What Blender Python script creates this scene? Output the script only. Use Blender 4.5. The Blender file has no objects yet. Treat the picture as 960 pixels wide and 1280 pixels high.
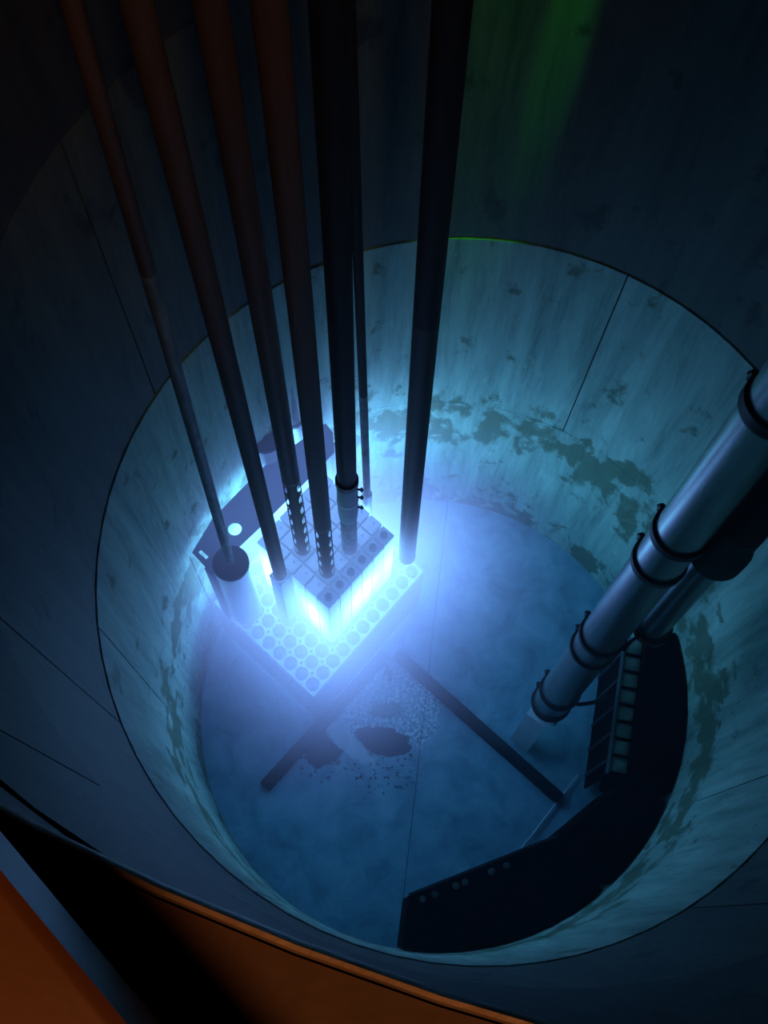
import bpy, bmesh, math, random
from mathutils import Vector, Matrix
random.seed(7)
S = bpy.context.scene
COL = S.collection
PI = math.pi
# ------------------------------------------------------------------ camera
R = 1.25                                     # tank radius
ZC = 6.66125                                 # camera height over the pool floor
F_PX, NX, NY = 1500.0, 444.0, 1160.6         # focal length and nadir in pixels of 960 x 1280
n = Vector((NX - 480, -(NY - 640), -F_PX)).normalized()
cx = Vector((1, 0, 0)); cx = (cx - n * cx.dot(n)).normalized()
cy = (-n).cross(cx)
M3 = Matrix((cx, cy, -n))                    # camera axes -> world axes
CAM = Vector((-0.3875, -1.140625, ZC))
cam_d = bpy.data.cameras.new('camera'); cam = bpy.data.objects.new('camera', cam_d); COL.objects.link(cam)
cam.matrix_world = Matrix.Translation(CAM) @ M3.to_4x4()
cam_d.sensor_fit = 'VERTICAL'; cam_d.sensor_height = 24.0; cam_d.lens = F_PX / 1280 * 24.0
cam_d.clip_start = 0.02; cam_d.clip_end = 50
S.camera = cam
# ------------------------------------------------------------------ world, lamps, exposure
wd = bpy.data.worlds.new('hall_dark'); S.world = wd; wd.use_nodes = True
wd.node_tree.nodes['Background'].inputs['Color'].default_value = (1.0, 0.55, 0.35, 1)
wd.node_tree.nodes['Background'].inputs['Strength'].default_value = 0.0015
def lamp(name, kind, loc, to, energy, color, size=0.3, spot=None):
    d = bpy.data.lights.new(name, kind); d.energy = energy; d.color = color
    if kind == 'AREA': d.shape = 'DISK'; d.size = size
    else: d.shadow_soft_size = size
    if spot: d.spot_size = spot; d.spot_blend = 0.9
    o = bpy.data.objects.new(name, d); COL.objects.link(o); o.location = loc
    o.rotation_euler = (Vector(to) - Vector(loc)).to_track_quat('-Z', 'Y').to_euler(); return o
lamp('hall_lamp', 'SPOT', (0.2, -2.7, 9.0), (-0.85, 0.0, 5.2), 230, (1.0, 0.34, 0.10), 0.25, math.radians(34))
lamp('green_reflection_spot', 'SPOT', (0.20, 0.95, 6.95), (0.19, 1.235, 3.95), 800, (0.05, 1.0, 0.02), 0.02, math.radians(3.2))  # added spot grazing the wall; its streak stands for a green water reflection
lamp('green_reflection_spot', 'SPOT', (0.03, 0.90, 6.95), (0.01, 1.25, 3.85), 330, (0.05, 1.0, 0.02), 0.05, math.radians(6.5))  # second added spot, for the wider and softer green reflection
S.view_settings.view_transform = 'Standard'; S.view_settings.look = 'None'
S.view_settings.exposure = 0.0; S.view_settings.gamma = 1.0; S.view_settings.use_curve_mapping = False
cy_ = S.cycles
cy_.use_denoising = True; cy_.max_bounces = 8; cy_.diffuse_bounces = 4; cy_.glossy_bounces = 3
cy_.volume_bounces = 1; cy_.volume_step_rate = 0.35; cy_.volume_max_steps = 256
cy_.sample_clamp_indirect = 6.0; cy_.use_light_tree = True

# ------------------------------------------------------------------ materials
def nmat(name):
    m = bpy.data.materials.new(name); m.use_nodes = True
    nt = m.node_tree; return m, nt, nt.nodes['Principled BSDF']
def N(nt, t, **kw):
    k = nt.nodes.new(t)
    for a, b in kw.items(): setattr(k, a, b)
    return k
def ramp(nt, fac, stops):
    r = N(nt, 'ShaderNodeValToRGB'); e = r.color_ramp.elements
    while len(e) < len(stops): e.new(0.5)
    for el, (p, c) in zip(e, stops): el.position = p; el.color = (*c, 1)
    nt.links.new(fac, r.inputs['Fac']); return r.outputs['Color']
def noise(nt, scale, detail=5, rough=0.6, stretch=(1, 1, 1), dist=0.0, offset=(0, 0, 0)):
    tc = N(nt, 'ShaderNodeNewGeometry'); mp = N(nt, 'ShaderNodeMapping'); mp.inputs['Scale'].default_value = stretch
    mp.inputs['Location'].default_value = offset
    nt.links.new(tc.outputs['Position'], mp.inputs['Vector'])
    k = N(nt, 'ShaderNodeTexNoise'); k.inputs['Scale'].default_value = scale; k.inputs['Detail'].default_value = detail
    k.inputs['Roughness'].default_value = rough; k.inputs['Distortion'].default_value = dist
    nt.links.new(mp.outputs['Vector'], k.inputs['Vector']); return k.outputs['Fac']
def mix(nt, fac, a, b):
    k = N(nt, 'ShaderNodeMix', data_type='RGBA')
    nt.links.new(fac, k.inputs[0])
    for s, x in ((6, a), (7, b)):
        if isinstance(x, tuple): k.inputs[s].default_value = (*x, 1)
        else: nt.links.new(x, k.inputs[s])
    return k.outputs[2]
def mth(nt, op, a, b=None, clamp=False):
    k = N(nt, 'ShaderNodeMath', operation=op, use_clamp=clamp)
    for i, x in enumerate((a, b)):
        if x is None: continue
        if isinstance(x, (int, float)): k.inputs[i].default_value = x
        else: nt.links.new(x, k.inputs[i])
    return k.outputs[0]
def sep_pos(nt):
    g = N(nt, 'ShaderNodeNewGeometry'); s = N(nt, 'ShaderNodeSeparateXYZ'); nt.links.new(g.outputs['Position'], s.inputs[0]); return s.outputs
def smooth(nt, val, lo, hi):
    k = N(nt, 'ShaderNodeMapRange', interpolation_type='SMOOTHSTEP', clamp=True)
    nt.links.new(val, k.inputs[0]); k.inputs[1].default_value = lo; k.inputs[2].default_value = hi; return k.outputs[0]
def bump(nt, b, h, strength=0.2, dist=0.01):
    k = N(nt, 'ShaderNodeBump'); k.inputs['Strength'].default_value = strength; k.inputs['Distance'].default_value = dist
    nt.links.new(h, k.inputs['Height']); nt.links.new(k.outputs[0], b.inputs['Normal'])
def metal(name, c1, c2, rough=0.45, metallic=0.5, scale=9, stretch=(1, 1, 0.25), bmp=0.08, spec=0.5):
    m, nt, b = nmat(name)
    f = noise(nt, scale, 6, 0.65, stretch)
    nt.links.new(ramp(nt, f, [(0.35, c1), (0.68, c2)]), b.inputs['Base Color'])
    b.inputs['Roughness'].default_value = rough; b.inputs['Metallic'].default_value = metallic; b.inputs['Specular IOR Level'].default_value = spec
    bump(nt, b, noise(nt, scale * 6, 3), bmp, 0.004); return m

def wall_material(name, dim):
    m, nt, b = nmat(name)
    z = sep_pos(nt)[2]
    streak = noise(nt, 3.2, 8, 0.74, (3.0, 3.0, 0.26), 0.3)
    base = ramp(nt, streak, [(0.30, (0.22, 0.26, 0.25)), (0.48, (0.46, 0.50, 0.49)), (0.62, (0.62, 0.65, 0.64)), (0.78, (0.82, 0.83, 0.81))])
    fine = noise(nt, 13, 6, 0.7, (2.2, 2.2, 0.5), 0.3)
    base = mix(nt, smooth(nt, fine, 0.56, 0.74), base, (0.62, 0.64, 0.60))
    # brown green scale: blotches gathering round the lowest horizontal weld and at the foot of the wall
    near_seam = mth(nt, 'SUBTRACT', 1.0, mth(nt, 'ABSOLUTE', mth(nt, 'MULTIPLY', mth(nt, 'SUBTRACT', z, 1.18), 1.9)))
    near_foot = mth(nt, 'SUBTRACT', 1.0, mth(nt, 'MULTIPLY', z, 2.0))
    band = mth(nt, 'MAXIMUM', mth(nt, 'MAXIMUM', near_seam, near_foot), 0.0)
    blot = noise(nt, 4.5, 6, 0.62, (1.5, 1.5, 0.9), 0.15, (3.1, 0.4, 1.7))
    msk = smooth(nt, mth(nt, 'ADD', blot, mth(nt, 'MULTIPLY', band, 0.2)), 0.585, 0.68)
    base = mix(nt, mth(nt, 'MULTIPLY', msk, 0.75), base, (0.12, 0.125, 0.06))
    rust = smooth(nt, noise(nt, 8, 8, 0.72, (1, 1, 0.7), 0.1, (9, 2, 5)), 0.63, 0.76)
    base = mix(nt, mth(nt, 'MULTIPLY', rust, 0.6), base, (0.20, 0.17, 0.08))
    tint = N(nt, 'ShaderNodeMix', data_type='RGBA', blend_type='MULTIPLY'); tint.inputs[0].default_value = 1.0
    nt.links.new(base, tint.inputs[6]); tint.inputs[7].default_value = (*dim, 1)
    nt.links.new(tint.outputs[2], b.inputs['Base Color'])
    b.inputs['Roughness'].default_value = 0.6; b.inputs['Specular IOR Level'].default_value = 0.15
    bump(nt, b, fine, 0.25, 0.012); return m
def floor_material():
    m, nt, b = nmat('stained_pool_floor')
    P = sep_pos(nt)
    f = noise(nt, 5, 7, 0.65, (1, 1, 1), 0.5)
    base = ramp(nt, f, [(0.3, (0.14, 0.28, 0.36)), (0.5, (0.23, 0.44, 0.55)), (0.75, (0.40, 0.60, 0.70))])
    wob = mth(nt, 'MULTIPLY', mth(nt, 'SUBTRACT', noise(nt, 16, 6, 0.7), 0.5), 0.9)
    def blob(x, y, rx, ry, ang=0.0):
        c, s = math.cos(ang), math.sin(ang)
        dx = mth(nt, 'SUBTRACT', P[0], x); dy = mth(nt, 'SUBTRACT', P[1], y)
        a = mth(nt, 'DIVIDE', mth(nt, 'ADD', mth(nt, 'MULTIPLY', dx, c), mth(nt, 'MULTIPLY', dy, s)), rx)
        d = mth(nt, 'DIVIDE', mth(nt, 'SUBTRACT', mth(nt, 'MULTIPLY', dy, c), mth(nt, 'MULTIPLY', dx, s)), ry)
        q = mth(nt, 'SQRT', mth(nt, 'ADD', mth(nt, 'MULTIPLY', a, a), mth(nt, 'MULTIPLY', d, d)))
        return mth(nt, 'SUBTRACT', mth(nt, 'SUBTRACT', 1.0, q), wob)          # > 0 inside
    grit = noise(nt, 52, 3, 0.6)
    patch = smooth(nt, blob(-0.20, 0.01, 0.30, 0.27), -0.02, 0.16)
    base = mix(nt, mth(nt, 'MULTIPLY', patch, smooth(nt, grit, 0.47, 0.62)), base, (0.80, 0.85, 0.84))
    base = mix(nt, mth(nt, 'MULTIPLY', patch, mth(nt, 'SUBTRACT', 1.0, smooth(nt, grit, 0.33, 0.43))), base, (0.13, 0.15, 0.14))
    base = mix(nt, mth(nt, 'MULTIPLY', smooth(nt, blob(-0.22, 0.01, 0.13, 0.07), 0.0, 0.5), 0.75), base, (0.15, 0.16, 0.13))
    for (x, y, rx, ry, a) in ((-0.245, -0.165, 0.17, 0.085, -0.2), (-0.555, -0.20, 0.145, 0.10, 0.6)):
        base = mix(nt, mth(nt, 'MULTIPLY', smooth(nt, blob(x, y, rx, ry, a), 0.0, 0.12), 0.96), base, (0.02, 0.022, 0.03))
    specks = mth(nt, 'MULTIPLY', smooth(nt, noise(nt, 40, 2, 0.5, (1, 1, 1), 0, (1.3, 5.2, 0)), 0.60, 0.64),
                 mth(nt, 'MAXIMUM', smooth(nt, blob(-0.24, -0.30, 0.22, 0.2), 0, 0.3), smooth(nt, blob(-0.56, -0.27, 0.17, 0.14), 0, 0.3)))
    base = mix(nt, mth(nt, 'MULTIPLY', specks, 0.95), base, (0.02, 0.025, 0.03))
    base = mix(nt, mth(nt, 'MULTIPLY', smooth(nt, blob(-0.43, -0.18, 0.06, 0.2, 0.88), 0.0, 0.35), 0.75), base, (0.72, 0.76, 0.80))
    nt.links.new(base, b.inputs['Base Color']); b.inputs['Roughness'].default_value = 0.7
    bump(nt, b, grit, 0.15, 0.006); return m
# fuel cladding: the water touching it gives off Cherenkov light, strongest at mid height and at the middle of each side of the core
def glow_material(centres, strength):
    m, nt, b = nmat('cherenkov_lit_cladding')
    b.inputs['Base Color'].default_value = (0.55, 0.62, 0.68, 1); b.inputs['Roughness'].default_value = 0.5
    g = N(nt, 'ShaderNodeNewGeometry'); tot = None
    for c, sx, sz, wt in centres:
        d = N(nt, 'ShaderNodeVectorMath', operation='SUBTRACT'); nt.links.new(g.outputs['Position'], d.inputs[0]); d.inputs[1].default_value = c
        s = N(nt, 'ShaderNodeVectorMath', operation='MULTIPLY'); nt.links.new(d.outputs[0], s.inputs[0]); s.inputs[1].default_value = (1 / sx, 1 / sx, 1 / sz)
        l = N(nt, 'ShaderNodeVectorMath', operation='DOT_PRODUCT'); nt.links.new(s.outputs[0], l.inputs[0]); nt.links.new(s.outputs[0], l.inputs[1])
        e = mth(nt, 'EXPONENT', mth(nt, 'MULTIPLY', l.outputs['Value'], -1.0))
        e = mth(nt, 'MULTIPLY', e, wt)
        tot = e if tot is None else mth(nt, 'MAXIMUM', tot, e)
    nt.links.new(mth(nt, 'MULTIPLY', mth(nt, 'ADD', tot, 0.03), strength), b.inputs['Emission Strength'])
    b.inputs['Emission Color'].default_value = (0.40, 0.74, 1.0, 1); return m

MAT = {}
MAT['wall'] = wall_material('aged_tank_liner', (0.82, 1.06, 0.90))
MAT['wall_upper'] = wall_material('dimmed_upper_liner', (0.21, 0.205, 0.16))  # course's own darker tone, deepened to stand in for light fading upward
MAT['wall_top'] = wall_material('dimmed_top_liner', (0.10, 0.085, 0.07))  # darker still: light falloff towards the rim put into the tint
MAT['floor'] = floor_material()
MAT['weld'] = metal('dark_weld_joint', (0.012, 0.014, 0.015), (0.03, 0.035, 0.035), 0.8, 0.0)
MAT['alu'] = metal('oxidised_aluminium', (0.42, 0.46, 0.49), (0.60, 0.64, 0.67), 0.5, 0.25, 14, (1, 1, 0.5), 0.05)
MAT['alu_pale'] = metal('pale_top_aluminium', (0.66, 0.72, 0.76), (0.80, 0.84, 0.87), 0.5, 0.1, 14)
MAT['grid'] = metal('weathered_grid_aluminium', (0.33, 0.36, 0.39), (0.41, 0.44, 0.47), 0.6, 0.1, 14)
MAT['graphite'] = metal('grey_reflector_block', (0.26, 0.31, 0.38), (0.36, 0.42, 0.48), 0.6, 0.1, 16)
MAT['knob'] = metal('dark_knob', (0.05, 0.07, 0.11), (0.08, 0.10, 0.15), 0.6, 0.1, 20)
MAT['pole'] = metal('brown_anodised_pole', (0.070, 0.044, 0.026), (0.112, 0.070, 0.043), 0.55, 0.0, 5, (3, 3, 0.3), 0.04, 0.25)
MAT['pole_black'] = metal('black_pole', (0.006, 0.007, 0.006), (0.014, 0.015, 0.013), 0.6, 0.0, 5, (3, 3, 0.3), 0.04, 0.2)
MAT['pole_hazed'] = metal('haze_lightened_pole', (0.022, 0.024, 0.019), (0.040, 0.042, 0.034), 0.6, 0.0, 6, (3, 3, 0.3), 0.04, 0.3)
MAT['pole_grey'] = metal('worn_grey_rod', (0.07, 0.085, 0.09), (0.26, 0.28, 0.30), 0.5, 0.1, 22, (1, 1, 0.35), 0.08, 0.3)
MAT['tube_steel'] = metal('satin_steel_tube', (0.26, 0.28, 0.29), (0.36, 0.38, 0.39), 0.27, 0.7, 6, (1, 1, 0.4), 0.03)
MAT['clamp'] = metal('black_clamp_band', (0.006, 0.007, 0.010), (0.015, 0.016, 0.02), 0.55, 0.1, 20)
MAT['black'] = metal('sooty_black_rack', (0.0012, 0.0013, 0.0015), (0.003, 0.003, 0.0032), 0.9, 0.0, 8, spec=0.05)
MAT['cell'] = metal('greenish_cell_plate', (0.22, 0.32, 0.25), (0.34, 0.44, 0.34), 0.6, 0.1, 18, (1, 1, 1), 0.15)
MAT['rail'] = metal('dull_rail', (0.05, 0.06, 0.06), (0.09, 0.11, 0.10), 0.6, 0.1, 12)
MAT['plate_dark'] = metal('dark_anodised_plate', (0.016, 0.050, 0.125), (0.024, 0.070, 0.16), 0.55, 0.1, 7)
MAT['cap_dark'] = metal('dark_can_lid', (0.007, 0.018, 0.045), (0.012, 0.028, 0.065), 0.55, 0.1, 9)
MAT['can'] = metal('clear_grey_can', (0.42, 0.48, 0.56), (0.55, 0.60, 0.66), 0.35, 0.3, 8, (1, 1, 0.3))
MAT['beam'] = metal('dark_floor_beam', (0.012, 0.018, 0.03), (0.03, 0.04, 0.055), 0.7, 0.1, 10)
MAT['skirt'] = metal('dark_stand_panel', (0.13, 0.17, 0.23), (0.19, 0.23, 0.29), 0.6, 0.2, 8)  # slightly darker metal for side panels, legs and post
MAT['rim'] = metal('worn_rim_steel', (0.13, 0.105, 0.085), (0.26, 0.21, 0.17), 0.5, 0.2, 12, (1, 1, 1), 0.2)
MAT['coping'] = metal('painted_coping', (0.034, 0.0135, 0.0045), (0.055, 0.022, 0.008), 0.6, 0.0, 5, (1, 1, 1), 0.2)
MAT['orange'] = metal('orange_paint', (0.085, 0.036, 0.012), (0.11, 0.048, 0.017), 0.5, 0.0, 6, (1, 1, 1), 0.1)
MAT['white'] = metal('white_flake', (0.65, 0.70, 0.70), (0.85, 0.88, 0.88), 0.7, 0.0, 30)

# ------------------------------------------------------------------ mesh helpers
class MB:
    def __init__(s): s.v = []; s.f = []; s.sm = []
    def add(s, vs, fs, smooth=False):
        o = len(s.v); s.v += [tuple(p) for p in vs]
        s.f += [tuple(i + o for i in f) for f in fs]; s.sm += [smooth] * len(fs); return s
    def hexa(s, p):                        # 4 bottom points (ccw) then 4 top points
        return s.add(p, [(3, 2, 1, 0), (4, 5, 6, 7), (0, 1, 5, 4), (1, 2, 6, 5), (2, 3, 7, 6), (3, 0, 4, 7)])
    def obox(s, c, ax, ay, hx, hy, z0, z1, cham=0.0):
        c = Vector((c[0], c[1], 0)); ax = Vector((*ax, 0)); ay = Vector((*ay, 0))
        q = [c - ax * hx - ay * hy, c + ax * hx - ay * hy, c + ax * hx + ay * hy, c - ax * hx + ay * hy]
        if not cham: return s.hexa([(p.x, p.y, z0) for p in q] + [(p.x, p.y, z1) for p in q])
        k = cham
        def ring(h, v, z):
            out = []
            for sx, sy, first in ((-1, -1, 0), (1, -1, 1), (1, 1, 0), (-1, 1, 1)):
                a = c + ax * (sx * (h - k)) + ay * (sy * v); b = c + ax * (sx * h) + ay * (sy * (v - k))
                out += [b, a] if not first else [a, b]
            return [(p.x, p.y, z) for p in out]
        rings = [ring(hx, hy, z0), ring(hx, hy, z1 - k), ring(hx - k, hy - k, z1)]
        vs = sum(rings, []); fs = [tuple(range(7, -1, -1)), tuple(range(16, 24))]
        for r in range(2):
            for i in range(8): fs.append((r * 8 + i, r * 8 + (i + 1) % 8, r * 8 + 8 + (i + 1) % 8, r * 8 + 8 + i))
        return s.add(vs, fs)
    def tube(s, path, seg=20, cap=True, smooth=True):    # path: list of (point, radius)
        rings = []; up = None
        P = [Vector(p) for p, r in path]
        for i, (p, r) in enumerate(path):
            a = P[min(i + 1, len(P) - 1)] - P[max(i - 1, 0)]
            if a.length < 1e-9: a = Vector((0, 0, 1))
            a.normalize()
            ref = Vector((1, 0, 0)) if abs(a.x) < 0.9 else Vector((0, 1, 0))
            if up is not None: ref = up
            y = a.cross(ref).normalized(); x = y.cross(a); up = x
            rings.append([P[i] + (x * math.cos(2 * PI * k / seg) + y * math.sin(2 * PI * k / seg)) * r for k in range(seg)])
        o = len(s.v)
        s.add(sum(rings, []), [(a * seg + k, a * seg + k - seg + 0 if False else a * seg + (k + 1) % seg, (a + 1) * seg + (k + 1) % seg, (a + 1) * seg + k)
              for a in range(len(path) - 1) for k in range(seg)], smooth)
        if cap:
            s.f += [tuple(o + seg - 1 - k for k in range(seg)), tuple(o + (len(path) - 1) * seg + k for k in range(seg))]; s.sm += [False, False]
        return s
    def lathe(s, base, axis, prof, seg=28, smooth=False, close=False):   # prof: list of (radius, height along the axis)
        a = Vector(axis).normalized(); ref = Vector((1, 0, 0)) if abs(a.x) < 0.9 else Vector((0, 1, 0))
        y = a.cross(ref).normalized(); x = y.cross(a); b = Vector(base); m = len(prof)
        vs = [b + a * h + (x * math.cos(2 * PI * k / seg) + y * math.sin(2 * PI * k / seg)) * r for r, h in prof for k in range(seg)]
        fs = [(i * seg + k, i * seg + (k + 1) % seg, ((i + 1) % m) * seg + (k + 1) % seg, ((i + 1) % m) * seg + k)
              for i in range(m if close else m - 1) for k in range(seg)]
        return s.add(vs, fs, smooth)
    def prism(s, poly, z0, z1, holes=()):
        k = len(poly)
        return s.add([(x, y, z0) for x, y in poly] + [(x, y, z1) for x, y in poly],
                     [tuple(range(k - 1, -1, -1)), tuple(range(k, 2 * k))] + [(i, (i + 1) % k, k + (i + 1) % k, k + i) for i in range(k)])
    def build(s, name, mat, parent=None):
        me = bpy.data.meshes.new(name); me.from_pydata(s.v, [], s.f); me.materials.append(mat)
        me.polygons.foreach_set('use_smooth', s.sm); me.validate(); me.update(); me.set_sharp_from_angle(angle=math.radians(38))
        bm = bmesh.new(); bm.from_mesh(me); bmesh.ops.recalc_face_normals(bm, faces=bm.faces); bm.to_mesh(me); bm.free()
        o = bpy.data.objects.new(name, me); COL.objects.link(o)
        if parent: o.parent = parent; o.matrix_parent_inverse = Matrix.Translation(-parent.location) if parent.type == 'EMPTY' else Matrix()
        return o
def part(name, mesh_of, parent, mat=None):
    o = bpy.data.objects.new(name, mesh_of.data); COL.objects.link(o); o.parent = parent; return o
def thing(name, label, cat, loc=(0, 0, 0), group=None):
    o = bpy.data.objects.new(name, None); COL.objects.link(o); o.location = loc; o.empty_display_size = 0.05
    o['label'] = label; o['category'] = cat
    if group: o['group'] = group
    return o
def tag(o, label, cat, group=None, kind=None):
    o['label'] = label; o['category'] = cat
    if group: o['group'] = group
    if kind: o['kind'] = kind
    return o
def struct(o): o['kind'] = 'structure'; return o

# ------------------------------------------------------------------ pool shell
# floor: sub-slab and welded plates with open joints
disc = MB().lathe((0, 0, 0), (0, 0, 1), [(0.001, -0.06), (R + 0.05, -0.06), (R + 0.05, -0.012), (0.001, -0.012)], 72)
floor = struct(disc.build('floor', MAT['weld']))
def clip(poly, nx, ny, d):                   # keep nx*x + ny*y <= d
    out = []
    for i in range(len(poly)):
        a, b = poly[i], poly[(i + 1) % len(poly)]
        da, db = nx * a[0] + ny * a[1] - d, nx * b[0] + ny * b[1] - d
        if da <= 0: out.append(a)
        if da * db < 0: t = da / (da - db); out.append((a[0] + (b[0] - a[0]) * t, a[1] + (b[1] - a[1]) * t))
    return out
circle = [((R + 0.01) * math.cos(2 * PI * k / 96), (R + 0.01) * math.sin(2 * PI * k / 96)) for k in range(96)]
dirx = Vector((0.092, 0.745)).normalized(); nrm = Vector((dirx.y, -dirx.x)); d0 = nrm.dot(Vector((0.021, 0.272))); g = 0.0018
for lo, hi in ((-9, d0), (d0, 9)):
    for a0, a1 in ((-9, 9),):
        q = clip(clip(circle, nrm.x, nrm.y, hi - g), -nrm.x, -nrm.y, -(lo + g))
        q = clip(clip(q, dirx.x, dirx.y, a1 - g), -dirx.x, -dirx.y, -(a0 + g)) if len(q) > 2 else q
        if len(q) > 2: MB().prism(q, -0.012, 0.0).build('floor_plate', MAT['floor'], floor)
# wall: backing shell and curved liner plates, courses about 1.4 m tall
Z_COURSE = [0.0, 1.40, 2.85, 4.27, 5.45, 6.10]
backing = MB().lathe((0, 0, 0), (0, 0, 1), [(R + 0.016, -0.05), (R + 0.016, 6.10), (R + 0.07, 6.10), (R + 0.07, -0.05)], 96, True, True)
wall = struct(backing.build('wall_round', MAT['weld']))
WELDS = [(30, 125, 158, 290), (62, 190, 236, 330), (15, 151, 205, 300), (50, 120, 225, 320), (0, 100, 180, 275)]
for c in range(5):
    z0, z1 = Z_COURSE[c] + (0.006 if c else 0.0), Z_COURSE[c + 1] - 0.006
    r_in = R - (0.0, 0.004, 0.0, 0.004, 0.0)[c]
    w = WELDS[c]
    for k in range(4):
        a0 = math.radians(w[k]) + 0.0022; a1 = math.radians(w[(k + 1) % 4] + (360 if k == 3 else 0)) - 0.0022
        ns = max(6, int((a1 - a0) / math.radians(5))); mb = MB(); vs = []; fs = []
        zz = [z0, z1]
        for i in range(ns + 1):
            a = a0 + (a1 - a0) * i / ns
            for rr, z in ((r_in, z0), (r_in, z1), (R + 0.016, z1), (R + 0.016, z0)): vs.append((rr * math.cos(a), rr * math.sin(a), z))
        for i in range(ns):
            for q in range(4): fs.append((i * 4 + q, i * 4 + (q + 1) % 4, i * 4 + 4 + (q + 1) % 4, i * 4 + 4 + q))
        fs += [(0, 1, 2, 3), (ns * 4 + 3, ns * 4 + 2, ns * 4 + 1, ns * 4)]
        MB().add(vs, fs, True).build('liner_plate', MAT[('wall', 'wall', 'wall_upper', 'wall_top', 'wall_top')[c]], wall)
# rim lip and coping at the top of the tank
ZR = 6.16
lip = MB().lathe((0, 0, 0), (0, 0, 1), [(R + 0.06, 6.10), (1.222, 6.10), (1.217, 6.115), (1.216, 6.145), (1.2166, 6.156), (1.2180, ZR), (1.2200, ZR), (1.2212, ZR - 0.003), (1.2212, ZR - 0.03), (R + 0.06, ZR - 0.03)], 128, True, True)
struct(lip.build('trim_1', MAT['rim']))
cop = MB().lathe((0, 0, 0), (0, 0, 1), [(1.2222, ZR - 0.02), (1.2222, ZR - 0.004), (1.30, ZR - 0.006), (1.31, ZR + 0.03), (1.36, ZR + 0.035), (1.40, ZR + 0.03), (1.95, ZR + 0.03), (1.95, ZR - 0.1), (1.32, ZR - 0.1), (1.32, ZR - 0.02)], 128, True, True)
struct(cop.build('trim_2', MAT['coping']))

# ------------------------------------------------------------------ the core lattice
P_ = 0.0776
GA, GB = math.radians(49.7), math.radians(137.0)
U = Vector((math.cos(GA), math.sin(GA))); V = Vector((math.cos(GB), math.sin(GB)))
G0 = Vector((-0.6098, 0.018))
def W(i, j): return G0 + (U * i + V * j) * P_
am = math.radians(48.35); E1 = Vector((math.cos(am), math.sin(am))); E2 = Vector((-E1.y, E1.x))
ZG, ZT = 0.68, 1.39
# stand under the core: drilled grid plate, skirt panels, corner legs
stand = thing('core_stand', 'pale plate drilled with rows of round holes on a boxy stand under the core', 'stand', (*W(5, 4), 0))
mb = MB(); NI, NJ = 11, 9; SEG = 20; th = 0.065
for i in range(NI):
    for j in range(NJ):
        x0, x1 = -0.5 - (0.06 if i == 0 else 0), 0.5 + (0.06 if i == NI - 1 else 0)
        y0, y1 = -0.5 - (0.08 if j == 0 else 0), 0.5 + (0.06 if j == NJ - 1 else 0)
        vs = []; fs = []
        for k in range(SEG):
            a = 2 * PI * (k + 0.5) / SEG; c, s = math.cos(a), math.sin(a); t = 0.5 / max(abs(c), abs(s))
            bx, by = c * t, s * t
            bx = {True: x1, False: bx}[bx > 0.4999] if bx > 0 else (x0 if bx < -0.4999 else bx)
            by = {True: y1, False: by}[by > 0.4999] if by > 0 else (y0 if by < -0.4999 else by)
            if abs(abs(c) - abs(s)) < 0.16: bx, by = (x1 if c > 0 else x0), (y1 if s > 0 else y0)
            h = W(i + 0.435 * c, j + 0.435 * s); hb = W(i + 0.46 * c, j + 0.46 * s); q = W(i + bx, j + by)
            vs += [(hb.x, hb.y, ZG), (h.x, h.y, ZG - 0.006), (h.x, h.y, ZG - th), (q.x, q.y, ZG), (q.x, q.y, ZG - th)]
        for k in range(SEG):
            a, b = k * 5, (k + 1) % SEG * 5
            fs += [(a, a + 3, b + 3, b), (a + 1, a, b, b + 1), (a + 2, a + 1, b + 1, b + 2), (a + 4, a + 2, b + 2, b + 4)]
            edge = abs(vs[a + 3][2] - ZG) < 1 and ((i == 0) or (i == NI - 1) or (j == 0) or (j == NJ - 1))
            if edge: fs.append((a + 3, a + 4, b + 4, b + 3))
        mb.add(vs, fs)
gp = mb.build('grid_plate', MAT['grid'], stand)
pins = MB()
for i in range(NI - 1):
    for j in range(NJ - 1):
        c = W(i + 0.5, j + 0.5); pins.lathe((c.x, c.y, ZG), (0, 0, 1), [(0.0001, 0.002), (0.006, 0.002), (0.006, -0.001)], 10)
pins.build('pin_hole', MAT['knob'], gp)['kind'] = 'stuff'
def skirt(i0, j0, i1, j1, z0, z1, out):
    a, b = W(i0, j0), W(i1, j1); d = (b - a).normalized(); nn = Vector((d.y, -d.x)) * out
    m = MB().obox((a + b) / 2 + nn * 0.004, d, Vector((-d.y, d.x)), (b - a).length / 2, 0.005, z0, z1, 0.002)
    return m
s1 = skirt(-0.5, -0.53, 10.5, -0.53, 0.05, ZG - th, 1).build('side_panel', MAT['skirt'], stand)
skirt(-0.53, 8.5, -0.53, -0.5, 0.05, ZG - th, 1).build('side_panel', MAT['skirt'], stand)
for (i, j) in ((-0.35, -0.35), (10.35, -0.35), (-0.35, 8.3), (10.35, 8.3)):
    MB().obox(W(i, j), E1, E2, 0.022, 0.022, 0.0, ZG - th, 0.004).build('leg', MAT['skirt'], stand)
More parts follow.
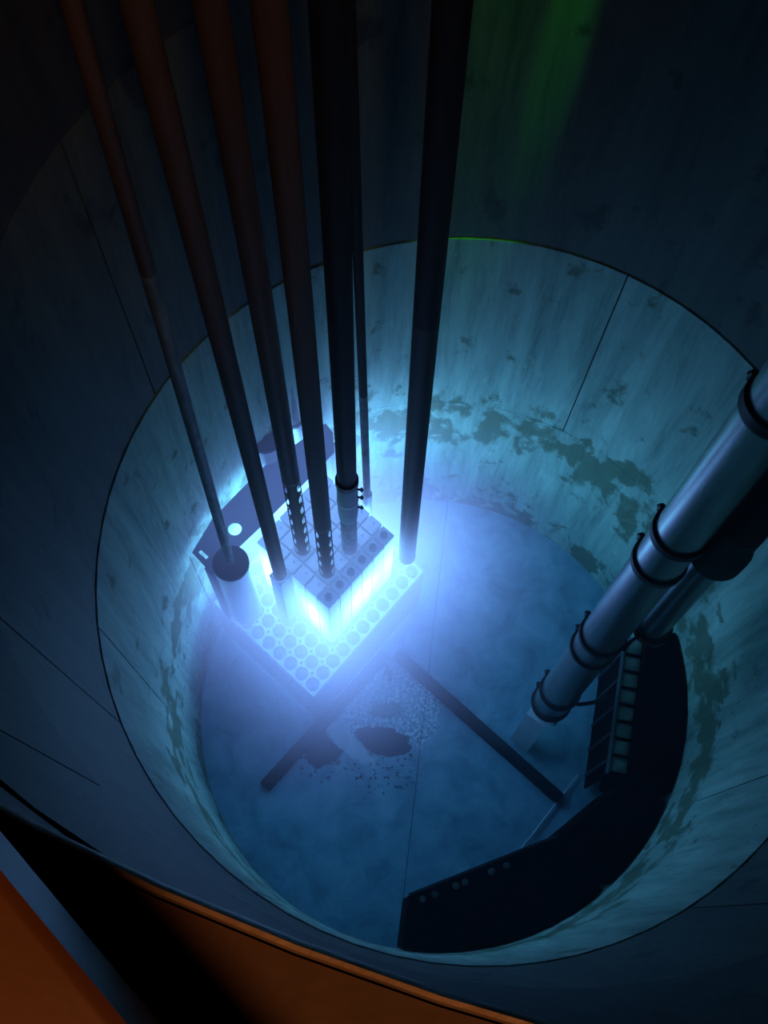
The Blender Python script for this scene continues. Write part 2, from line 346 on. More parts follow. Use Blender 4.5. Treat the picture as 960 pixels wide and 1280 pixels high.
# floor beams under the stand
def beam(name, a, b, w, z0, z1, label):
    d = (b - a).normalized(); s = Vector((-d.y, d.x)); L = (b - a).length / 2; m = (a + b) / 2
    t = thing(name, label, 'beam', (m.x, m.y, z0))
    MB().obox(m, d, s, L, w / 2, z1 - 0.012, z1, 0.003).build('top_flange', MAT['beam'], t)
    MB().obox(m, d, s, L, 0.007, z0 + 0.010, z1 - 0.012).build('web', MAT['beam'], t)
    MB().obox(m, d, s, L, w / 2, z0, z0 + 0.010, 0.003).build('bottom_flange', MAT['beam'], t)
    return t
beam('floor_beam', W(-6.5, -0.95), W(6.2, -1.25), 0.066, 0.0, 0.05, 'dark steel beam on the pool floor, lying along the stand and poking past its front corner')
beam('floor_beam', W(6.75, -1.85), W(7.0, -17.2), 0.062, 0.0, 0.05, 'dark steel beam on the pool floor, running out from the stand towards the black racks')

# ------------------------------------------------------------------ core elements
MAT['glow_rod'], _nt, _b = nmat('added_glow_rod')  # emission for the added rods inside the perforated guides
_b.inputs['Base Color'].default_value = (0.6, 0.66, 0.7, 1); _b.inputs['Emission Color'].default_value = (0.45, 0.80, 1.0, 1); _b.inputs['Emission Strength'].default_value = 1.3
OFF = (0.25, 0.29)
def WC(i, j): return W(i + OFF[0], j + OFF[1])
HALF = 0.0364
def c3(p, z): return (p.x, p.y, z)
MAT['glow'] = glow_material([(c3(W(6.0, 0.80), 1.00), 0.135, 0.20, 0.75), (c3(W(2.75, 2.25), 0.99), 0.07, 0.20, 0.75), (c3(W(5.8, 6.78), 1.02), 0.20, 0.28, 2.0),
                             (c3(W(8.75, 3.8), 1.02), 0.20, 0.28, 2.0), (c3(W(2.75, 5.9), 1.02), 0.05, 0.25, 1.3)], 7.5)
ORD = ['first', 'second', 'third', 'fourth', 'fifth', 'sixth']
POLE_CELLS = {(4, 2): 'front perforated', (4, 4): 'rear perforated', (6, 2): 'collared'}
def element(i, j):
    c = WC(i, j); ref = j == 1; knob = ref
    col = ORD[i - 3]; row = ORD[j - 1]
    if ref:
        lab = 'grey block with round dark knob, %s from the front corner of the core' % col
        e = thing('reflector_element', lab, 'reflector block', c3(c, ZG), 'knobbed blocks along the core front')
    else:
        lab = 'square fuel bundle, %s along the row, in the %s row counted from the knobbed blocks' % (col, ORD[j - 2])
        if (i, j) in POLE_CELLS: lab = 'square fuel bundle carrying the %s pole, in the %s row behind the knobbed blocks' % (POLE_CELLS[(i, j)], ORD[j - 2])
        e = thing('fuel_element', lab, 'fuel bundle', c3(c, ZG), 'fuel bundles of the core')
    zt = ZT + random.uniform(-0.003, 0.003) - (0.004 if ref else 0)
    bm_ = MAT['graphite'] if ref else MAT['alu']
    MB().obox(c, E1, E2, HALF - 0.0015, HALF - 0.0015, ZG + 0.001, zt - 0.004, 0.002).build('casing', bm_, e)
    MB().obox(c, E1, E2, HALF - 0.003, HALF - 0.003, zt - 0.004, zt, 0.002).build('top_plate', bm_ if ref else MAT['alu_pale'], e)
    if knob:
        k = MB().lathe(c3(c, zt), (0, 0, 1), [(0.019, 0.0), (0.019, 0.004), (0.016, 0.008), (0.016, 0.026), (0.0125, 0.031), (0.0001, 0.031)], 16, False).build('knob', MAT['knob'], e)
    elif (i, j) not in POLE_CELLS:
        MB().lathe(c3(c + E1 * 0.012 - E2 * 0.004, zt), (0, 0, 1), [(0.006, 0.0), (0.006, 0.003), (0.0001, 0.003)], 10).build('lifting_stud', MAT['alu'], e)
    def panel(nv):
        t = Vector((-nv.y, nv.x))
        MB().obox(c + nv * HALF, t, nv, HALF - 0.0025, 0.0015, ZG + 0.012, zt - 0.018).build('glowing_side', MAT['glow'], e)
    if j == 1: panel(-E2)
    if j == 6: panel(E2)
    if i == 3: panel(-E1)
    if i == 8: panel(E1)
for i in range(3, 9):
    for j in range(1, 7): element(i, j)
c = WC(2, 4); c = c + E1 * 0.002
e = thing('guide_element', 'square grey block against the core front left side, carrying the plain brown pole', 'guide block', c3(c, ZG))
MB().obox(c, E1, E2, HALF, HALF, ZG + 0.001, ZT - 0.004, 0.002).build('casing', MAT['graphite'], e)
MB().obox(c, E1, E2, HALF + 0.002, HALF + 0.002, ZT - 0.004, ZT + 0.008, 0.003).build('top_plate', MAT['alu'], e)

# ------------------------------------------------------------------ poles
ZTOP = 7.3
def line(base, z0, px_dir):                 # point on a nearly upright pole at height z
    return lambda z: Vector((base.x + px_dir[0] * (z - z0), base.y + px_dir[1] * (z - z0), z))
ToCam = (Vector((CAM.x, CAM.y)) - Vector((-0.55, 0.45))).normalized()
def perforated(fn, z0, z1, r, holes, name, mat, parent, rows_at, ang0):
    """sheet tube with round holes: two columns on each side as seen from the bridge, plus slots behind"""
    mb = MB(); cols = 4; SEGH = 16
    nrow = rows_at; H = (z1 - z0) / nrow; A = 2 * PI / 6
    for k in range(6):
        has = k in holes
        ac = ang0 + A * k
        for rrow in range(nrow):
            zc = z0 + H * (rrow + 0.5); vs = []; fs = []
            back = has and holes[k] == 'slot'
            def pt(da, dz, rr): 
                p = fn(zc + dz); return (p.x + rr * math.cos(ac + da), p.y + rr * math.sin(ac + da), zc + dz)
            if not has:
                for q in range(5):
                    da = A * (q / 4 - 0.5); vs += [pt(da, -H / 2, r), pt(da, H / 2, r)]
                fs = [(2 * q, 2 * q + 2, 2 * q + 3, 2 * q + 1) for q in range(4)]
            else:
                hr = (0.40 * A, 0.46 * H) if back else (0.42 * A, 0.41 * H)
                for q in range(SEGH):
                    t = 2 * PI * (q + 0.5) / SEGH; c_, s_ = math.cos(t), math.sin(t); m = 0.5 / max(abs(c_), abs(s_))
                    vs += [pt(hr[0] * c_, hr[1] * s_, r), pt(A * c_ * m, H * s_ * m, r), pt(hr[0] * c_, hr[1] * s_, r - 0.003)]
                for q in range(SEGH):
                    a, b = 3 * q, 3 * ((q + 1) % SEGH); fs += [(a, a + 1, b + 1, b), (a + 2, a, b, b + 2)]
                # fill the corners of the patch
                cs = [pt(sx * A / 2, sz * H / 2, r) for sx, sz in ((1, 1), (-1, 1), (-1, -1), (1, -1))]
                o = len(vs); vs += cs
                for q in range(4):
                    a = (SEGH // 8 + q * SEGH // 4 - 1) % SEGH; fs.append((3 * a + 1, o + q, 3 * ((a + 1) % SEGH) + 1))
            mb.add(vs, fs, True)
    return mb.build(name, mat, parent)
def base_block(c, z, mat, parent):
    MB().obox(c, E1, E2, HALF + 0.001, HALF + 0.001, z, z + 0.012, 0.003).build('base_plate', mat, parent)
# plain brown pole on the guide block
b1 = WC(2, 4); f1 = line(b1, 1.4, (-0.012, 0.004))
t = thing('control_pole', 'plain brown pole, leftmost of the four thick poles, on the grey side block', 'pole', c3(b1, ZT + 0.008))
MB().tube([(f1(ZT + 0.008), 0.031), (f1(3.0), 0.031), (f1(ZTOP), 0.031)], 24).build('shaft', MAT['pole'], t)
MB().lathe(f1(ZT + 0.008), (0, 0, 1), [(0.0365, 0), (0.0365, 0.012), (0.031, 0.02)], 24).build('foot_ring', MAT['alu'], t)
a_cam = math.atan2(ToCam.y, ToCam.x)
def perf_pole(cell, lab, dirv, zh0, zh1, rows, r=0.0355):
    b = WC(*cell); fn = line(b, 1.4, dirv)
    t = thing('control_pole', lab, 'pole', c3(b, ZT))
    base_block(b, ZT, MAT['alu'], t)
    MB().tube([(fn(zh1), r), (fn(3.0), r), (fn(ZTOP), r)], 24).build('shaft', MAT['pole'], t)
    holes = {1: 'hole', 5: 'hole', 2: 'slot', 4: 'slot'}  # slots behind are added to let core light through
    perforated(fn, zh0, zh1, r, holes, 'perforated_guide', MAT['pole'], t, rows, a_cam)
    perforated_foot = MB().tube([(fn(ZT + 0.012), r - 0.003), (fn(zh0), r - 0.003)], 20).build('foot_sleeve', MAT['graphite'], t)
    MB().tube([(fn(ZT + 0.014), 0.022), (fn(zh1 - 0.03), 0.022)], 18).build('guide_glow_rod', MAT['glow_rod'], t)  # added glowing rod so the holes look lit from inside
    return t, fn
perf_pole((4, 2), 'brown pole with round holes near its foot, front one of the two perforated poles', (-0.008, 0.012), ZT + 0.04, ZT + 0.68, 5)
t2, f2 = perf_pole((4, 4), 'brown pole with round holes near its foot, standing behind the plain brown pole', (-0.010, 0.004), ZT + 0.04, ZT + 0.94, 7)
# collared pole
b4 = WC(6, 2); f4 = line(b4, 1.4, (-0.008, 0.004))
t = thing('control_pole', 'thick dark pole with a clamped grey collar, rightmost of the four poles over the core', 'pole', c3(b4, ZT))
base_block(b4, ZT, MAT['alu'], t)
MB().tube([(f4(ZT + 0.012), 0.036), (f4(1.95), 0.036)], 24).build('lower_tube', MAT['pole_grey'], t)
sl = MB().tube([(f4(1.84), 0.039), (f4(1.93), 0.043), (f4(2.26), 0.043)], 24).build('collar', MAT['graphite'], t)
MB().tube([(f4(2.245), 0.0465), (f4(2.285), 0.0465)], 24).build('collar_ring', MAT['clamp'], sl)
MB().tube([(f4(2.05), 0.0445), (f4(2.07), 0.0445)], 24).build('seam_band', MAT['alu'], sl)
side = Vector((1, -0.15)).normalized()
for zb in (1.98, 2.10, 2.19):
    p = f4(zb); a = Vector((p.x + side.x * 0.040, p.y + side.y * 0.040, zb)); b = a + Vector((side.x * 0.026, side.y * 0.026, 0))
    m = MB().tube([(a, 0.005), (b, 0.005)], 10); q = a + Vector((side.x * 0.018, side.y * 0.018, 0))
    m.tube([(q - Vector((0, 0, 0.016)), 0.005), (q + Vector((0, 0, 0.016)), 0.005)], 8)
    m.build('wing_bolt', MAT['clamp'], sl)
MB().tube([(f4(2.26), 0.0385), (f4(3.2), 0.0385), (f4(ZTOP), 0.0385)], 24).build('shaft', MAT['pole_black'], t)
# thin rods
bt = Vector((-0.346, 0.735)); ft = line(bt, 1.4, (-0.022, -0.004))
t = thing('instrument_rod', 'thin grey rod with a short sleeve foot, right behind the core', 'rod', c3(bt, ZG))
MB().tube([(ft(1.44), 0.0165), (ft(2.6), 0.0165)], 16).build('rod', MAT['pole_grey'], t)
MB().tube([(ft(2.6), 0.016), (ft(ZTOP), 0.016)], 16).build('dimmed_upper_rod', MAT['pole_black'], t)  # darker upper length stands in for the light fading up the rod
MB().tube([(ft(ZG), 0.021), (ft(1.40), 0.021), (ft(1.45), 0.024), (ft(1.51), 0.024), (ft(1.515), 0.018)], 18).build('sleeve', MAT['alu'], t)
# big dark pole right of the core
br = Vector((-0.150, 0.600)); fr = line(br, 1.25, (-0.016, 0.006))
t = thing('support_pole', 'thick black pole standing apart, right of the core and fading into blue haze', 'pole', c3(br, 0.0))
MB().tube([(fr(0.98), 0.042), (fr(2.2), 0.042), (fr(3.4), 0.042)], 26).build('lower_shaft', MAT['pole_hazed'], t)  # lighter lower shaft stands in for haze and core glow on the pole
MB().tube([(fr(3.4), 0.042), (fr(ZTOP), 0.042)], 26).build('shaft', MAT['pole_black'], t)
MB().lathe(fr(0.96), (0, 0, 1), [(0.0001, 0), (0.036, 0), (0.042, 0.02), (0.0425, 0.05)], 26).build('end_plug', MAT['pole_hazed'], t)

# ------------------------------------------------------------------ detector cans and the rear plate
def canister(c, zt, zb, r, rod_r, dirv, lab, rod_mat, name='detector_can'):
    t = thing(name, lab, 'canister', c3(c, zb))
    MB().lathe((c.x, c.y, 0), (0, 0, 1), [(0.0001, zb), (r * 0.75, zb), (r * 0.94, zb + 0.015), (r * 0.97, zb + 0.05), (r * 0.97, zt - 0.10), (r, zt - 0.095), (r, zt - 0.02)], 36, True).build('body', MAT['can'], t)
    lid = MB().lathe((c.x, c.y, 0), (0, 0, 1), [(r * 1.01, zt - 0.02), (r * 1.01, zt - 0.002), (r * 0.98, zt), (0.0001, zt)], 36).build('lid', MAT['cap_dark'], t)
    if not rod_r:
        MB().lathe((c.x, c.y, zt), (0, 0, 1), [(0.020, 0), (0.020, 0.012), (0.012, 0.02), (0.0001, 0.02)], 14).build('lifting_stud', MAT['cap_dark'], lid); return t
    fn = line(c, zt, dirv)
    MB().tube([(fn(zt), rod_r), (fn(3.0), rod_r), (fn(4.1), rod_r)], 18).build('rod', rod_mat, t)
    MB().tube([(fn(4.1), rod_r * 0.97), (fn(ZTOP), rod_r * 0.97)], 18).build('dimmed_upper_rod', MAT['pole'], t)  # dark upper length mimics the rod dimming away from the core light
    MB().lathe((c.x, c.y, 0), (0, 0, 1), [(rod_r * 1.25, zt), (rod_r * 1.25, zt + 0.012), (rod_r, zt + 0.016)], 18).build('rod_socket', MAT['cap_dark'], lid)
    return t
PZ = 1.50                                      # rear plate height
canister(Vector((-0.946, 0.375)), 1.60, 0.76, 0.0805, 0.0205, (0.018, -0.006), 'round can with dark lid and thin worn rod, before the rear plate end', MAT['pole_grey'])
canister(Vector((-0.812, 0.955)), 1.66, 0.66, 0.080, 0, (0, 0), 'round can with dark lid behind the plain brown pole', MAT['pole_black'])
t = thing('detector_tube', 'slim pale tube with a dark upper rod, seen between the two perforated poles', 'canister', (-0.690, 1.075, 0.70))
fd = line(Vector((-0.690, 1.075)), 1.56, (-0.012, 0.0))
MB().tube([(fd(0.70), 0.030), (fd(0.72), 0.041), (fd(1.54), 0.041), (fd(1.56), 0.038)], 24).build('body', MAT['can'], t)
MB().tube([(fd(1.56), 0.037), (fd(3.0), 0.030), (fd(ZTOP), 0.030)], 20).build('rod', MAT['pole_grey'], t)
MB().lathe(fd(1.555), (0, 0, 1), [(0.043, 0), (0.043, 0.025), (0.036, 0.027)], 24).build('collar', MAT['cap_dark'], t)
# the dark plate with a round hole and a slot
rear = thing('rear_plate', 'long dark blue plate behind the core with a round hole and a slot', 'plate', (-0.95, 0.56, PZ))
def un(px, py, z):
    d = M3 @ Vector((px - 480, -(py - 640), -F_PX)); k = (z - ZC) / d.z
    return Vector((CAM.x + d.x * k, CAM.y + d.y * k))
outl = [un(240, 690.5, PZ), un(264, 716, PZ), un(300, 682, PZ), un(324, 659, PZ), un(418, 565, PZ), un(416.5, 541, PZ), un(407, 529, PZ), un(330, 583, PZ), un(294, 619, PZ), un(264.5, 650, PZ)]
me_b = bmesh.new()
hole_c = un(293.5, 661, PZ); hole = [hole_c + Vector((math.cos(2 * PI * k / 24), math.sin(2 * PI * k / 24))) * 0.031 for k in range(24)]
sa, sb = un(249.5, 688.5, PZ), un(259, 697, PZ); sd = (sb - sa).normalized(); sn = Vector((-sd.y, sd.x)); hw = 0.0085
slot = [sa + (sd * -math.sin(PI * k / 6) * 0.3 + sn * math.cos(PI * k / 6)) * hw for k in range(7)] + [sb + (sd * math.sin(PI * k / 6) * 0.3 - sn * math.cos(PI * k / 6)) * hw for k in range(7)]
loops = []
for lp in (outl, hole, slot):
    vv = [me_b.verts.new((p.x, p.y, PZ)) for p in lp]
    loops += [me_b.edges.new((vv[k], vv[(k + 1) % len(vv)])) for k in range(len(vv))]
bmesh.ops.triangle_fill(me_b, use_beauty=True, edges=loops)
ext = bmesh.ops.extrude_face_region(me_b, geom=list(me_b.faces))
for vtx in [x for x in ext['geom'] if isinstance(x, bmesh.types.BMVert)]: vtx.co.z -= 0.014
bmesh.ops.recalc_face_normals(me_b, faces=me_b.faces)
me = bpy.data.meshes.new('top_plate'); me_b.to_mesh(me); me_b.free(); me.materials.append(MAT['plate_dark'])
o = bpy.data.objects.new('top_plate', me); COL.objects.link(o); o.parent = rear; o.matrix_parent_inverse = Matrix.Translation(-rear.location)
a, b = un(257, 709, PZ), un(264, 716, PZ); d = (b - a).normalized()
MB().obox(a.lerp(b, 0.5), d, Vector((-d.y, d.x)), 0.024, 0.006, ZG, PZ - 0.014, 0.002).build('end_panel', MAT['plate_dark'], rear)
a = un(264, 716, PZ); d = (un(300, 682, PZ) - a).normalized()
MB().obox(a + d * 0.018, d, Vector((-d.y, d.x)), 0.018, 0.006, ZG, PZ - 0.014, 0.002).build('end_panel', MAT['plate_dark'], rear)
q = un(412, 553, PZ); MB().obox(q, E1, E2, 0.02, 0.02, ZG, PZ - 0.014, 0.003).build('post', MAT['skirt'], rear)

# ------------------------------------------------------------------ the big inclined tube on the right
ta = Vector((0.608, -0.052, 0.30)); td = Vector((0.052, 0.088, 1.0)); tn = td.normalized()
def tp(z): return ta + td * (z - 0.30)
t = thing('irradiation_tube', 'big leaning steel tube banded with black clamps, right side of the pool', 'tube', tp(0.30))
TR = 0.0935
MB().tube([(tp(0.44), TR), (tp(2.0), TR), (tp(3.6), TR), (tp(ZTOP), TR)], 40).build('tube', MAT['tube_steel'], t)
side3 = Vector((-0.55, 0.83, 0)); side3 = (side3 - tn * side3.dot(tn)).normalized()
for z, hgt in ((0.50, 0.022), (0.72, 0.026), (1.42, 0.022), (1.60, 0.028), (2.46, 0.032), (2.72, 0.036), (3.62, 0.05)):
    p = tp(z)
    cl = MB().lathe(p, tn, [(TR - 0.001, -hgt / 2), (TR + 0.012, -hgt / 2), (TR + 0.012, hgt / 2), (TR - 0.001, hgt / 2)], 40, False, True).build('clamp_band', MAT['clamp'], t)
    q = p + side3 * (TR + 0.016)
    MB().tube([(q - tn * 0.02, 0.011), (q + tn * 0.02, 0.011)], 10).tube([(q - side3 * 0.012, 0.007), (q + side3 * 0.016, 0.007)], 8).build('clamp_bolt', MAT['clamp'], cl)
# box nozzle at the foot
nx = Vector((0.62, 0.78, 0)); nx = (nx - tn * nx.dot(tn)).normalized(); ny = tn.cross(nx)
def nbox(c, a, b, hx, hy, h0, h1):
    q = [c + a * sx * hx + b * sy * hy for sx, sy in ((-1, -1), (1, -1), (1, 1), (-1, 1))]
    return MB().hexa([p + tn * h0 for p in q] + [p + tn * h1 for p in q])
def un(px, py, z):
    d = M3 @ Vector((px - 480, -(py - 640), -F_PX)); k = (z - ZC) / d.z
    return Vector((CAM.x + d.x * k, CAM.y + d.y * k))
n0, n1 = un(654, 924, 0.05), un(675, 893, 0.44)
nq = lambda c, z: [(c.x + nx.x * sx * 0.040 + ny.x * sy * 0.058, c.y + nx.y * sx * 0.040 + ny.y * sy * 0.058, z) for sx, sy in ((-1, -1), (1, -1), (1, 1), (-1, 1))]
MB().hexa(nq(n0, 0.05) + nq(n1, 0.44)).build('nozzle_box', MAT['alu_pale'], t)
MB().hexa(nq(n0, 0.032) + nq(n0, 0.05)).build('nozzle_lip', MAT['alu_pale'], t)
MB().lathe(tp(0.44), tn, [(TR, 0.0), (TR * 0.9, -0.012), (0.02, -0.015)], 40).build('end_cap', MAT['tube_steel'], t)
q = tp(0.30) + Vector((0.075, -0.02, 0)); MB().tube([(q + tn * 0.14, 0.016), (q - tn * 0.10, 0.016), (q - tn * 0.105, 0.024), (q - tn * 0.125, 0.024)], 14).build('drain_pipe', MAT['alu'], t)
q2 = tp(0.30) + Vector((0.085, 0.04, 0)); MB().tube([(q2 + tn * 0.14, 0.009), (q2 + Vector((0.02, 0.01, 0.02)), 0.012), (q2 - tn * 0.06, 0.008)], 10).build('hook', MAT['clamp'], t)
# second, darker tube clamped behind it
sa2 = Vector((0.892, 0.092, 1.60)); sd2 = Vector((0.050, 0.080, 1.0)); s2n = sd2.normalized()
def sp(z): return sa2 + sd2 * (z - 1.60)
t = thing('clamped_tube', 'dark flanged pipe strapped behind the big leaning tube', 'tube', sp(1.60))
MB().tube([(sp(1.62), 0.062), (sp(2.42), 0.062)], 30).build('lower_pipe', MAT['tube_steel'], t)
MB().tube([(sp(2.42), 0.066), (sp(2.46), 0.105), (sp(2.56), 0.105), (sp(2.58), 0.090), (sp(2.75), 0.090)], 30).build('flange', MAT['clamp'], t)
MB().tube([(sp(2.75), 0.088), (sp(3.6), 0.088), (sp(ZTOP), 0.088)], 30).build('upper_pipe', MAT['pole_black'], t)
MB().lathe(sp(1.60), s2n, [(0.0001, -0.01), (0.085, -0.01), (0.085, 0.03), (0.06, 0.032)], 30).build('end_flange', MAT['clamp'], t)
def wire(name, pts, r, mat, label, cat='cable', smoothn=6):
    P = [Vector(p) for p in pts]; out = []
    for i in range(len(P) - 1):
        p0, p1, p2, p3 = P[max(i - 1, 0)], P[i], P[i + 1], P[min(i + 2, len(P) - 1)]
        for k in range(smoothn):
            u_ = k / smoothn
            out.append(((2 * p1 + (p2 - p0) * u_ + (2 * p0 - 5 * p1 + 4 * p2 - p3) * u_ ** 2 + (3 * p1 - p0 - 3 * p2 + p3) * u_ ** 3) * 0.5, r))
    out.append((P[-1], r)); return tag(MB().tube(out, 8).build(name, mat), label, cat)
e1 = Vector((0.75, -0.66, 0))
wire('strap_cable', [tp(1.60) + e1 * 0.108, (tp(1.60) + sp(1.66)) / 2 + e1 * 0.05, sp(1.66) + e1 * 0.07], 0.008, MAT['clamp'], 'black cable from the third clamp of the big tube to the dark pipe end')
wire('strap_cable', [tp(0.72) + e1 * 0.109, tp(0.84) + e1 * 0.16 + Vector((0.02, 0.015, 0)), tp(1.02) + e1 * 0.19 + Vector((0.03, 0.02, 0.02))], 0.010, MAT['clamp'], 'black cable curling off the low clamp of the big tube beside the rack')

# ------------------------------------------------------------------ racks along the wall
def rack(a, b, z1, depth, label, cells, name='storage_rack'):
    d = (b - a).normalized(); out = Vector((d.y, -d.x))
    if out.dot((a + b) / 2) < 0: out = -out
    m = (a + b) / 2; L = (b - a).length / 2
    t = thing(name, label, 'rack', c3(m, 0))
    fa, fb = m - d * L + out * 0.012, m + d * L + out * 0.012
    a0, a1 = math.atan2(fa.y, fa.x), math.atan2(fb.y, fb.x); a1 = a0 + (a1 - a0 + PI) % (2 * PI) - PI
    poly = [(fa.x, fa.y), (fb.x, fb.y)] + [((R - 0.012) * math.cos(a1 + (a0 - a1) * k / 12), (R - 0.012) * math.sin(a1 + (a0 - a1) * k / 12)) for k in range(13)]
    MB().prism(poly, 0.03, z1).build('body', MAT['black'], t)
    for s in (-1, 1):
        for w in (0.03, depth - 0.02):
            MB().obox(m + d * s * (L - 0.03) + out * w, d, out, 0.015, 0.015, 0.0, 0.03).build('foot', MAT['black'], t)
    if cells:
        n_ = cells; w = 2 * L / n_
        for k in range(n_):
            c_ = m + d * (-L + w * (k + 0.5))
            MB().obox(c_ - out * 0.032, d, out, w / 2 - 0.007, 0.038, z1 - 0.10, z1 - 0.06, 0.003).build('cell_plate', MAT['cell'], t)
            c_ = m + d * (-L + w * (k + 1))
            MB().obox(c_ - out * 0.034, d, out, 0.0062, 0.042, z1 - 0.10, z1 - 0.045).build('divider', MAT['black'], t)
        MB().obox(m - out * 0.078, d, out, L, 0.005, z1 - 0.13, z1 - 0.052).build('rail', MAT['rail'], t)
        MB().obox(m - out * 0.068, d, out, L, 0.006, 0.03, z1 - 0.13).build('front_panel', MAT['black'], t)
        for k in range(5):
            MB().obox(m + d * L * (-0.8 + 0.4 * k) - out * 0.079, d, out, 0.008, 0.005, 0.05, z1 - 0.13).build('rib', MAT['beam'], t)
    return t, m, d, out, L
rack(Vector((1.052, 0.235)), Vector((0.922, -0.435)), 0.80, 0.13, 'tall black rack with pale green cells, along the wall beneath the clamped tubes', 8)
tB, m, d, out, L = rack(Vector((-0.143, -0.985)), Vector((0.57, -0.715)), 0.80, 0.20, 'long black rack at the near wall, its end face towards the orange coping', 0)
for k, s in enumerate((-0.86, -0.70, -0.42, -0.30, 0.05, 0.25)):
    q = m + d * (s * L) + out * 0.05
    MB().lathe(c3(q, 0.80), (0, 0, 1), [(0.016, 0), (0.016, 0.02), (0.012, 0.03), (0.0001, 0.03)], 12).build('cap', MAT['rail'], tB)
MB().obox(m + out * 0.008, d, out, L, 0.006, 0.80, 0.812).build('edge_rail', MAT['beam'], tB)
rack(Vector((0.60, -0.70)), Vector((0.905, -0.462)), 0.80, 0.18, 'short plain black rack joining the two longer racks', 0)
# leaning rod and small posts on the floor
tag(MB().tube([((0.500, -0.735, 0.02), 0.005), ((0.826, -0.345, 0.02), 0.005)], 10).build('loose_rod', MAT['alu_pale']), 'thin pale rod lying on the pool floor before the black racks', 'rod')
for k, (x, y) in enumerate(((-0.222, 0.215), (-0.205, 0.182))):
    tag(MB().lathe((x, y, 0), (0, 0, 1), [(0.014, 0), (0.014, 0.012), (0.010, 0.014), (0.010, 0.17), (0.013, 0.172), (0.013, 0.19), (0.0001, 0.19)], 14).build('short_post', MAT['beam']),
        ('short dark post on the floor close to the stand panel', 'short dark post on the floor, farther from the stand panel')[k], 'post')
fl = MB(); rr = random.Random(3)
for k in range(190):
    a = rr.uniform(0, 2 * PI); q = math.sqrt(rr.random()); x, y = -0.20 + 0.23 * q * math.cos(a), 0.02 + 0.20 * q * math.sin(a)
    if (abs(x + 0.22) < 0.09 and abs(y) < 0.045) or y < -0.06: continue
    s = rr.uniform(0.003, 0.009); w = rr.uniform(0, 6.28); pts = []
    for i in range(5):
        b = w + 2 * PI * i / 5; k2 = s * rr.uniform(0.6, 1.2); pts.append((x + k2 * math.cos(b), y + k2 * math.sin(b)))
    fl.prism(pts, 0.0, rr.uniform(0.002, 0.006))
tag(fl.build('flakes', MAT['white']), 'scatter of white flakes on the floor in front of the stand', 'debris', kind='stuff')

# ------------------------------------------------------------------ orange plate on the coping, right below the viewer
ZO = 6.27
a, b = un(6, 1098, ZO), un(160, 1285, ZO); d = (b - a).normalized(); w_ = Vector((-d.y, d.x))
if w_.x > 0: w_ = -w_
t = thing('walkway_plate', 'orange painted walkway plate laid over the coping at the very edge', 'plate', c3(a, ZR + 0.03))
MB().obox(a + d * 0.02 + w_ * 0.302, d, w_, 0.19, 0.302, ZO - 0.05, ZO, 0.003).build('deck', MAT['orange'], t)
for s in (-0.14, 0.16):
    MB().obox(a + d * s + w_ * 0.35, d, w_, 0.02, 0.02, ZR + 0.03, ZO - 0.05).build('foot', MAT['coping'], t)

# ------------------------------------------------------------------ water and the Cherenkov glow in it
def volume(name, prof, label, cat, build):
    o = MB().lathe((0, 0, 0), (0, 0, 1), prof, 64).build(name, bpy.data.materials.new(name + '_medium'))
    m = o.data.materials[0]; m.use_nodes = True; nt = m.node_tree; nt.nodes.clear()
    out = N(nt, 'ShaderNodeOutputMaterial'); build(nt, out); return tag(o, label, cat, kind='stuff'), m
def water(nt, out):
    sc = N(nt, 'ShaderNodeVolumeScatter'); sc.inputs['Color'].default_value = (0.55, 0.75, 1.0, 1); sc.inputs['Density'].default_value = 0.012; sc.inputs['Anisotropy'].default_value = 0.3
    ab = N(nt, 'ShaderNodeVolumeAbsorption'); ab.inputs['Color'].default_value = (0.03, 0.76, 0.88, 1); ab.inputs['Density'].default_value = 0.20
    ad = N(nt, 'ShaderNodeAddShader'); nt.links.new(sc.outputs[0], ad.inputs[0]); nt.links.new(ab.outputs[0], ad.inputs[1]); nt.links.new(ad.outputs[0], out.inputs['Volume'])
volume('pool_water', [(0.001, 0.002), (1.244, 0.002), (1.244, 6.0), (0.001, 6.0)], 'clear blue green water filling the round tank', 'water', water)
CC = W(5.75, 3.79)
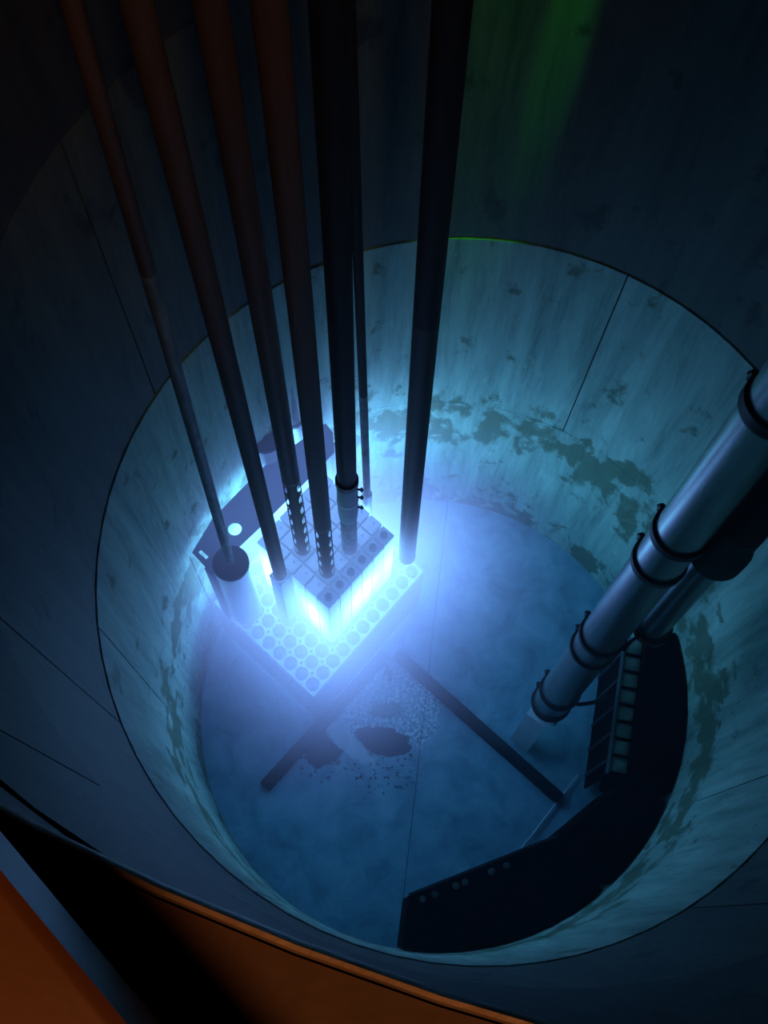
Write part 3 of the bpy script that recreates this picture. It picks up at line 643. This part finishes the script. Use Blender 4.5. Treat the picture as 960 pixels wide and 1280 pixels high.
def glow(nt, out):
    g_ = N(nt, 'ShaderNodeNewGeometry')
    mp = N(nt, 'ShaderNodeMapping', vector_type='TEXTURE'); mp.inputs['Location'].default_value = (CC.x, CC.y, 1.03); mp.inputs['Rotation'].default_value = (0, 0, am)
    nt.links.new(g_.outputs['Position'], mp.inputs['Vector'])
    ab = N(nt, 'ShaderNodeVectorMath', operation='ABSOLUTE'); nt.links.new(mp.outputs[0], ab.inputs[0])
    sb_ = N(nt, 'ShaderNodeVectorMath', operation='SUBTRACT'); nt.links.new(ab.outputs[0], sb_.inputs[0]); sb_.inputs[1].default_value = (0.235, 0.235, 0.30)
    mx = N(nt, 'ShaderNodeVectorMath', operation='MAXIMUM'); nt.links.new(sb_.outputs[0], mx.inputs[0]); mx.inputs[1].default_value = (0, 0, 0)
    ln = N(nt, 'ShaderNodeVectorMath', operation='LENGTH'); nt.links.new(mx.outputs[0], ln.inputs[0]); dd = ln.outputs['Value']
    e1_ = mth(nt, 'MULTIPLY', mth(nt, 'EXPONENT', mth(nt, 'MULTIPLY', dd, -1 / 0.11)), 2.1)
    e2_ = mth(nt, 'MULTIPLY', mth(nt, 'EXPONENT', mth(nt, 'MULTIPLY', mth(nt, 'MULTIPLY', dd, dd), -1 / 0.41 ** 2)), 1.4)
    zz = sep_pos(nt)[2]      # the drilled plate keeps most of the light out of the water beneath it
    e1_ = mth(nt, 'MULTIPLY', e1_, smooth(nt, zz, 0.60, 0.70))
    e2_ = mth(nt, 'MULTIPLY', e2_, mth(nt, 'ADD', 0.12, mth(nt, 'MULTIPLY', smooth(nt, zz, 0.42, 0.69), 0.88)))
    ems = []
    for e_, c_ in ((e1_, (0.46, 0.62, 1.0, 1)), (e2_, (0.44, 0.39, 1.0, 1))):
        em = N(nt, 'ShaderNodeEmission'); em.inputs['Color'].default_value = c_; nt.links.new(e_, em.inputs['Strength']); ems.append(em)
    ad = N(nt, 'ShaderNodeAddShader'); nt.links.new(ems[0].outputs[0], ad.inputs[0]); nt.links.new(ems[1].outputs[0], ad.inputs[1]); nt.links.new(ad.outputs[0], out.inputs['Volume'])
volume('cherenkov_glow', [(0.001, 0.004), (1.24, 0.004), (1.24, 2.6), (0.001, 2.6)], 'soft blue haze of light hanging in the water around the core', 'haze', glow)
